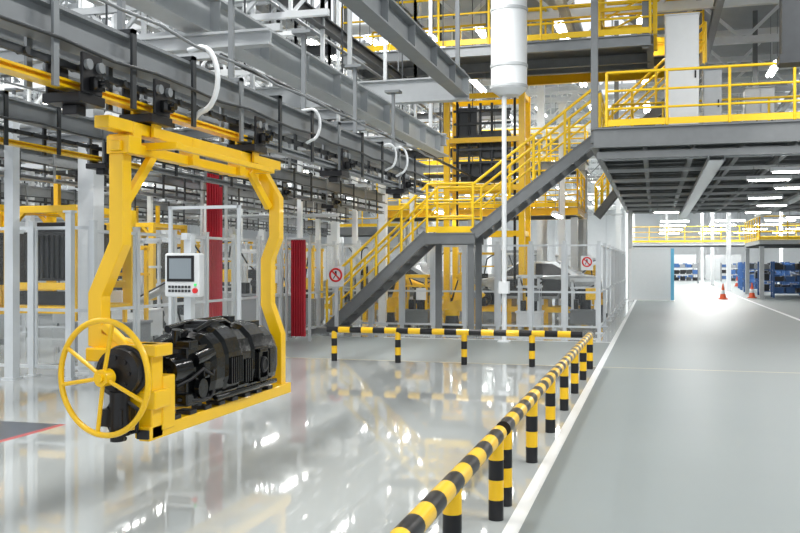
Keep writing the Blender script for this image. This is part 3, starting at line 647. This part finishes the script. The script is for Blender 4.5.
# ------------------------------------------------------------------ industrial robots
def robot(x,y,z0,rot,s,m,a1=20,a2=-50,label='yellow jointed industrial robot arm on a floor pedestal'):
    e=thing('industrial_robot',(x,y,0),label,'robot','industrial robots')
    R=Matrix.Rotation(rot,3,'Z')
    def W(p): return R@(V(p)*s)+V((x,y,z0))
    b=B(); b.cyl(W((0,0,0)),W((0,0,.1)),.3*s,n=20); b.cyl(W((0,0,.1)),W((0,0,.38)),.22*s,.18*s,n=20); obj_from('base',b,DRK,e)
    b=B(); b.cyl(W((0,0,.38)),W((0,0,.56)),.23*s,n=20); b.bar(W((-.1,-.15,.6)),W((.2,-.15,.7)),.1*s,.3*s); b.bar(W((-.1,.15,.6)),W((.2,.15,.7)),.1*s,.3*s); obj_from('turret',b,m,e)
    sh=V((.2,0,.72)); t=math.radians(a1); el=sh+V((math.sin(t)*.75,0,math.cos(t)*.75)); t2=math.radians(a2); wr=el+V((math.cos(t2)*.8,0,math.sin(t2)*.8))
    b=B(); b.cyl(W(sh+V((0,-.2,0))),W(sh+V((0,.2,0))),.15*s,n=18); b.bar(W(sh),W(el),.18*s,.2*s); b.cyl(W(el+V((0,-.16,0))),W(el+V((0,.16,0))),.13*s,n=18); obj_from('lower_arm',b,m,e)
    b=B(); b.cyl(W(el-(wr-el)*.25),W(wr),.13*s,.07*s,n=16); obj_from('upper_arm',b,m,e)
    b=B(); b.cyl(W(wr),W(wr+(wr-el)*.15),.06*s,n=12); b.box(*[c for pr_ in zip(W(wr+V((0,0,-.1)))-V((.08,.08,.1))*s,W(wr+V((0,0,-.1)))+V((.08,.08,.05))*s) for c in pr_]); obj_from('wrist_tool',b,BLK,e)
    b=B(); b.tube([W((-.05,.2,.6)),W(sh+V((-.15,.25,.3))),W(el+V((-.1,.22,.15))),W(wr+V((0,.1,.12)))],.025*s); obj_from('hose',b,BLK,e)
GL='grey jointed industrial robot arm on a floor pedestal'
robot(XA(452,22.1),22.1,0,.2,.85,YEL,10,-40)
robot(XA(600,29),28.5,0,2.6,.95,YEL,5,-30)
robot(-9.5,21,0,-.5,1,YEL,-5,-35); robot(-11.5,26,0,.6,1,LGR,10,-30,GL); robot(-8.8,15.5,0,3.6,.8,LGR,10,-30,GL); robot(-6.9,23.2,0,.4,.85,YEL,15,-20)
# ------------------------------------------------------------------ machine stations
def station(x,y,w,d,h,seed,label):
    r=random.Random(seed); e=thing('machine_station',(x,y,0),label,'machine','machine stations')
    bh=r.uniform(.5,.9) if h>1.4 else .4
    b=B(); b.box(x-w/2,x+w/2,y,y+d,.06,bh); b.box(x-w/2-.03,x+w/2+.03,y-.03,y+d+.03,bh,bh+.05)
    for a in (-1,1):
        for c in (.08,d-.08): b.box(x+a*(w/2-.08)-.05,x+a*(w/2-.08)+.05,y+c-.05,y+c+.05,0,.06)
    obj_from('base_cabinet',b,r.choice([GRY,LGR,DRK,WHT,STG]),e,bevel=.01)
    b=B()
    for a in (-1,1):
        for c in (.06,d-.06): b.bar((x+a*(w/2-.06),y+c,bh),(x+a*(w/2-.06),y+c,h),.06,.06)
    for c in (.06,d-.06): b.bar((x-w/2,y+c,h),(x+w/2,y+c,h),.06,.08); b.bar((x-w/2,y+c,(h+bh)/2+.2),(x+w/2,y+c,(h+bh)/2+.2),.04,.05)
    obj_from('upper_frame',b,r.choice([ALU,ALU,YEL,LGR]),e)
    b=B(); mx=x+r.uniform(-.2,.2)*w; b.cyl((mx,y+d/2,bh+.05),(mx,y+d/2,bh+.5),.14,n=16); b.box(mx-.17,mx+.17,y+d/2-.17,y+d/2+.17,bh+.4,bh+.6); b.cyl((mx,y+.1,bh+.3),(mx,y+d/2,bh+.3),.08,n=14)
    b.box(mx-.33,mx-.18,y+.1,y+.3,bh+.05,bh+.3)
    obj_from('spindle_head',b,r.choice([BLK,DRK,GRY,BLK,STG]),e,bevel=.008)
    b=B(); b.tube([(mx,y+d/2,bh+.6),(mx+.1,y+d/2,h-.2),(mx+.3,y+.1,h-.1),(x+w/2-.06,y+.06,h-.02)],.025); b.tube([(mx-.1,y+d/2,bh+.6),(mx-.25,y+d/2,h-.3),(mx-.3,y+.06,h-.02)],.02); obj_from('supply_hose',b,BLK,e)
    b=B(); b.box(x+w/2-.3,x+w/2-.04,y-.06,y-.02,bh+.3,bh+.6); obj_from('gauge_box',b,r.choice([WHT,YEL,GRY,WHT]),e,bevel=.01)
sl='steel machine station with base cabinet, frame and spindle head'
pos=[(-9.3,13.6,1.1,.8,1.9),(-11.0,16.8,1.2,.8,2.1),(-8.6,18.6,1.1,.7,1.9),(-10.3,19.6,1.3,.8,2.2),(-12.3,21,1.3,.9,2.1),(-9.4,22.6,1.2,.8,2.0),(-14.5,20.2,1.4,.9,2.2),(-13.0,25.2,1.5,1,2.3),(-16,24,1.5,1,2.3),(-10.5,31,1.5,1,2.3),(-17.5,29.5,1.6,1,2.4),(-13.5,31.8,1.6,1,2.4),(-2.8,32,1.2,.8,1.9),(-6.2,32.2,1.4,.9,2.0),(-4.9,34,1.4,.9,2.0),(-2.7,35,1.3,.9,1.8),(-8.5,35.5,1.6,1,2.2),(-18.5,21,1.4,.9,2.3),(-15.5,17,1.2,.8,2.2),(-13.6,15.4,1.2,.8,2.1),(-1.75,23.4,.7,.5,1.2),(-3.0,22.2,.6,.5,1.3),(-5.9,22.2,.7,.5,1.3)]
for i,p in enumerate(pos): station(*p,i*7+1,sl)
# ------------------------------------------------------------------ car bodies on the line
def car(x0,y0,label):
    e=thing('car_body',(x0,y0,.45),label,'car body','car bodies')
    z=.55
    side=[(-1.9,.25),(-1.85,.55),(-1.1,.68),(-.75,.72),(-.25,1.12),(.75,1.15),(1.45,.78),(1.88,.72),(1.95,.3),(1.8,.15),(1.62,.15)]
    def arch(c): return [(c+.34*math.cos(math.radians(a)),.12+.34*math.sin(math.radians(a))) for a in range(0,181,20)]
    low=arch(1.22)+arch(-1.2)+[(-1.8,.12)]
    pts=side+low
    P0=[(x0+a,y0-.78,z+c) for a,c in pts]; P1=[(x0+a,y0+.78,z+c) for a,c in pts]
    def ins(P,s): return [(p[0],p[1]+(s*.14 if p[2]>z+.8 else 0),p[2]) for p in P]
    P0=ins(P0,1);P1=ins(P1,-1)
    b=B(); n=len(pts); b.add(P0+P1,[tuple(range(n))[::-1],tuple(range(n,2*n))]+[(i,(i+1)%n,n+(i+1)%n,n+i) for i in range(n)]); obj_from('shell',b,CAR,e,bevel=.03)
    for s in(-1,1):
        yy=y0+s*.74
        for w in ([(-.68,.74),(-.25,1.06),(.18,1.08),(.18,.74)],[(.25,.74),(.25,1.08),(.7,1.07),(1.2,.78)]):
            b=B(); b.add([(x0+a,yy+(0 if c<.8 else -s*.09)+s*.045,z+c) for a,c in w],[(0,1,2,3)]); obj_from('window_opening',b,BLK,e)
        for w in (((-.72,.2),(.12,.2),(.14,.66),(-.70,.64)),((.22,.2),(.82,.2),(1.0,.5),(1.0,.66),(.22,.66))):
            b=B(); b.add([(x0+a,y0+s*.79,z+c) for a,c in w],[tuple(range(len(w)))]); obj_from('door_opening',b,DRK,e)
        for c in (1.22,-1.2):
            b=B(); b.cyl((x0+c,y0+s*.5,z+.12),(x0+c,y0+s*.66,z+.12),.22,n=20); obj_from('wheel_hub',b,BLK,e)
    for yy in (-.475,.475): b=B(); b.box(x0-1.98,x0-1.88,y0+yy-.12,y0+yy+.12,z+.38,z+.5); obj_from('head_lamp',b,WHT,e)
    b=B()
    for sx in (-1.5,-.5,.5,1.5): b.box(x0+sx-.06,x0+sx+.06,y0-.5,y0+.5,.0,.66)
    b.box(x0-1.9,x0+1.9,y0-.55,y0-.45,.3,.45); b.box(x0-1.9,x0+1.9,y0+.45,y0+.55,.3,.45)
    solo('skid_conveyor',b,YEL,'yellow steel skid frame carrying a car body','skid','car body skids')
cl='silver unfinished car body with dark openings on a skid'
car(-3.35,25.1,cl); car(-7.6,25.3,cl); car(-9.5,33.9,cl); car(-14.5,28,cl)
for i,(px,Y,w,h,m) in enumerate([(165,24.5,1.4,1.9,WHT),(110,23,1.2,1.8,WHT),(40,24,1.6,2.1,WHT),(300,40,3,2.3,WHT),(380,42,3,2.4,LGR),(200,41,3,2.2,GRY),(90,36,3,2.2,LGR),(440,44,3,2.3,WHT),(520,46,2.4,2.3,GRY)]):
    x=XA(px,Y); cabinet(x-w/2,x+w/2,Y,Y+.6,0,h,m,'pale metal control cabinet standing in the assembly hall','control cabinets',2)
e=thing('partition_screen',(-.1,41,0),'pale white free-standing partition screen with blue edge beside aisle','screen')
b=B(); b.box(-1.0,.66,41,41.06,.08,2.25); obj_from('panel',b,CYN,e)
b=B(); b.box(.66,.80,40.97,41.09,0,2.3); obj_from('edge_post',b,SKY,e)
b=B(); b.box(-1.1,-1.0,40.97,41.09,0,2.3); b.box(-1.0,.66,40.98,41.08,2.25,2.31); b.box(-1.0,.66,40.98,41.08,.04,.1); b.box(-1.15,-.95,40.6,41.4,0,.04); b.box(.62,.82,40.6,41.4,0,.04); obj_from('frame',b,WHT,e)
def cone(x,y):
    e=thing('traffic_cone',(x,y,0),'orange and white traffic cone on the aisle floor','traffic cone','traffic cones')
    b=B(); b.box(x-.2,x+.2,y-.2,y+.2,0,.04); b.cyl((x,y,.04),(x,y,.25),.15,.11,n=20); b.k=1; b.cyl((x,y,.25),(x,y,.42),.11,.075,n=20); b.k=0; b.cyl((x,y,.42),(x,y,.72),.075,.025,n=20)
    obj_from('cone_body',b,[ORG,WHT],e)
cone(XA(723,44),44); cone(XA(752,46),46); cone(XA(737,70),70)
def rack(x,y,m,label):
    e=thing('storage_rack',(x,y,0),label,'rack','storage racks')
    b=B()
    for a in (-1.0,1.0):
        for c in (-.4,.4): b.box(x+a-.04,x+a+.04,y+c-.04,y+c+.04,0,1.75)
    for z in (.2,.75,1.3): b.box(x-1,x+1,y-.4,y+.4,z,z+.05)
    obj_from('frame',b,m,e)
    for z in (.25,.8,1.35):
        for k in range(4):
            b=B(); xx=x-.75+.5*k; b.box(xx-.2,xx+.2,y-.35,y+.35,z,z+random.uniform(.2,.36)); obj_from('bin',b,random.choice([BLU,BLU,DRK,GRY,BLK]),e)
for y,xs in ((47,(6.5,8.8,11.1)),(50,(6.2,8.5,10.8)),(55.5,(6.0,8.3)),(60,(6.2,8.8)),(64,(6.4,9.0,11.6))):
    for x in xs: rack(x,y,BLU,'blue steel storage rack filled with dark bins')
for y in (80,90): 
    for x in (2.5,7,9.6,13): rack(x,y,GRY,'grey steel storage rack filled with bins')
b=B(); x=XA(791,16.2); b.box(x-.16,x+.16,16.04,16.36,ZA(789,62,16.2),9.5); b.box(x-.2,x+.2,16.0,16.4,ZA(789,62,16.2)-.05,ZA(789,62,16.2)+.1); solo('hanging_column',b,DRK,'dark steel column hanging from the roof','column')
for i,(x0,x1,y) in enumerate([(1.5,4.0,96),(5,8.5,98)]):
    b=B(); b.box(x0,x1,y,y+.1,0,2.6)
    for k in range(4): b.box(x0+k*(x1-x0)/4,x0+k*(x1-x0)/4+.06,y-.04,y,0,2.6)
    solo('partition_wall',b,LGR,'grey panel partition at the end of the aisle','partition','partitions')
# ------------------------------------------------------------------ lights
def area(x,y,z,sx,sy,p,rot=(0,0,0)):
    l=bpy.data.lights.new('area_light','AREA'); l.shape='RECTANGLE'; l.size=sx; l.size_y=sy; l.energy=p; l.color=(1,.995,.98)
    o=bpy.data.objects.new('area_light',l); COL.objects.link(o); o.location=(x,y,z); o.rotation_euler=rot
for x,y in [(-12,8),(-4,5),(4,6),(-12,16),(-4.5,15),(4,14),(-16,26),(-7,27),(-16,38),(-6,40),(5,50),(-20,52),(-7,58)]:
    area(x,y,7.9,.6,6,540 if y<45 else 850)
for x,y in [(4,62),(4,76),(4,92),(12,80),(12,60),(-8,80),(-8,98)]: area(x,y,7.6,2,8,1400)  # added fill lamps, no fixtures of their own, to brighten the far hall
for x,y in [(1,24),(1,34),(1,41),(6,28),(6,38)]: area(x,y,3.45,.3,3,60)  # added fill lamps below the deck to lighten its underside, not on the roof
w=bpy.data.worlds.new('world'); bpy.context.scene.world=w; w.use_nodes=True
bg=w.node_tree.nodes['Background']; bg.inputs[0].default_value=(.92,.96,1,1); bg.inputs[1].default_value=1.2
bpy.context.scene.view_settings.view_transform='Standard'
# ------------------------------------------------------------------ camera
c=bpy.data.cameras.new('camera'); c.lens=40.5; c.sensor_width=36; c.shift_y=-.0025; c.clip_end=400
co=bpy.data.objects.new('camera',c); COL.objects.link(co); co.location=(0,0,H); co.rotation_euler=(math.pi/2,0,A)
bpy.context.scene.camera=co
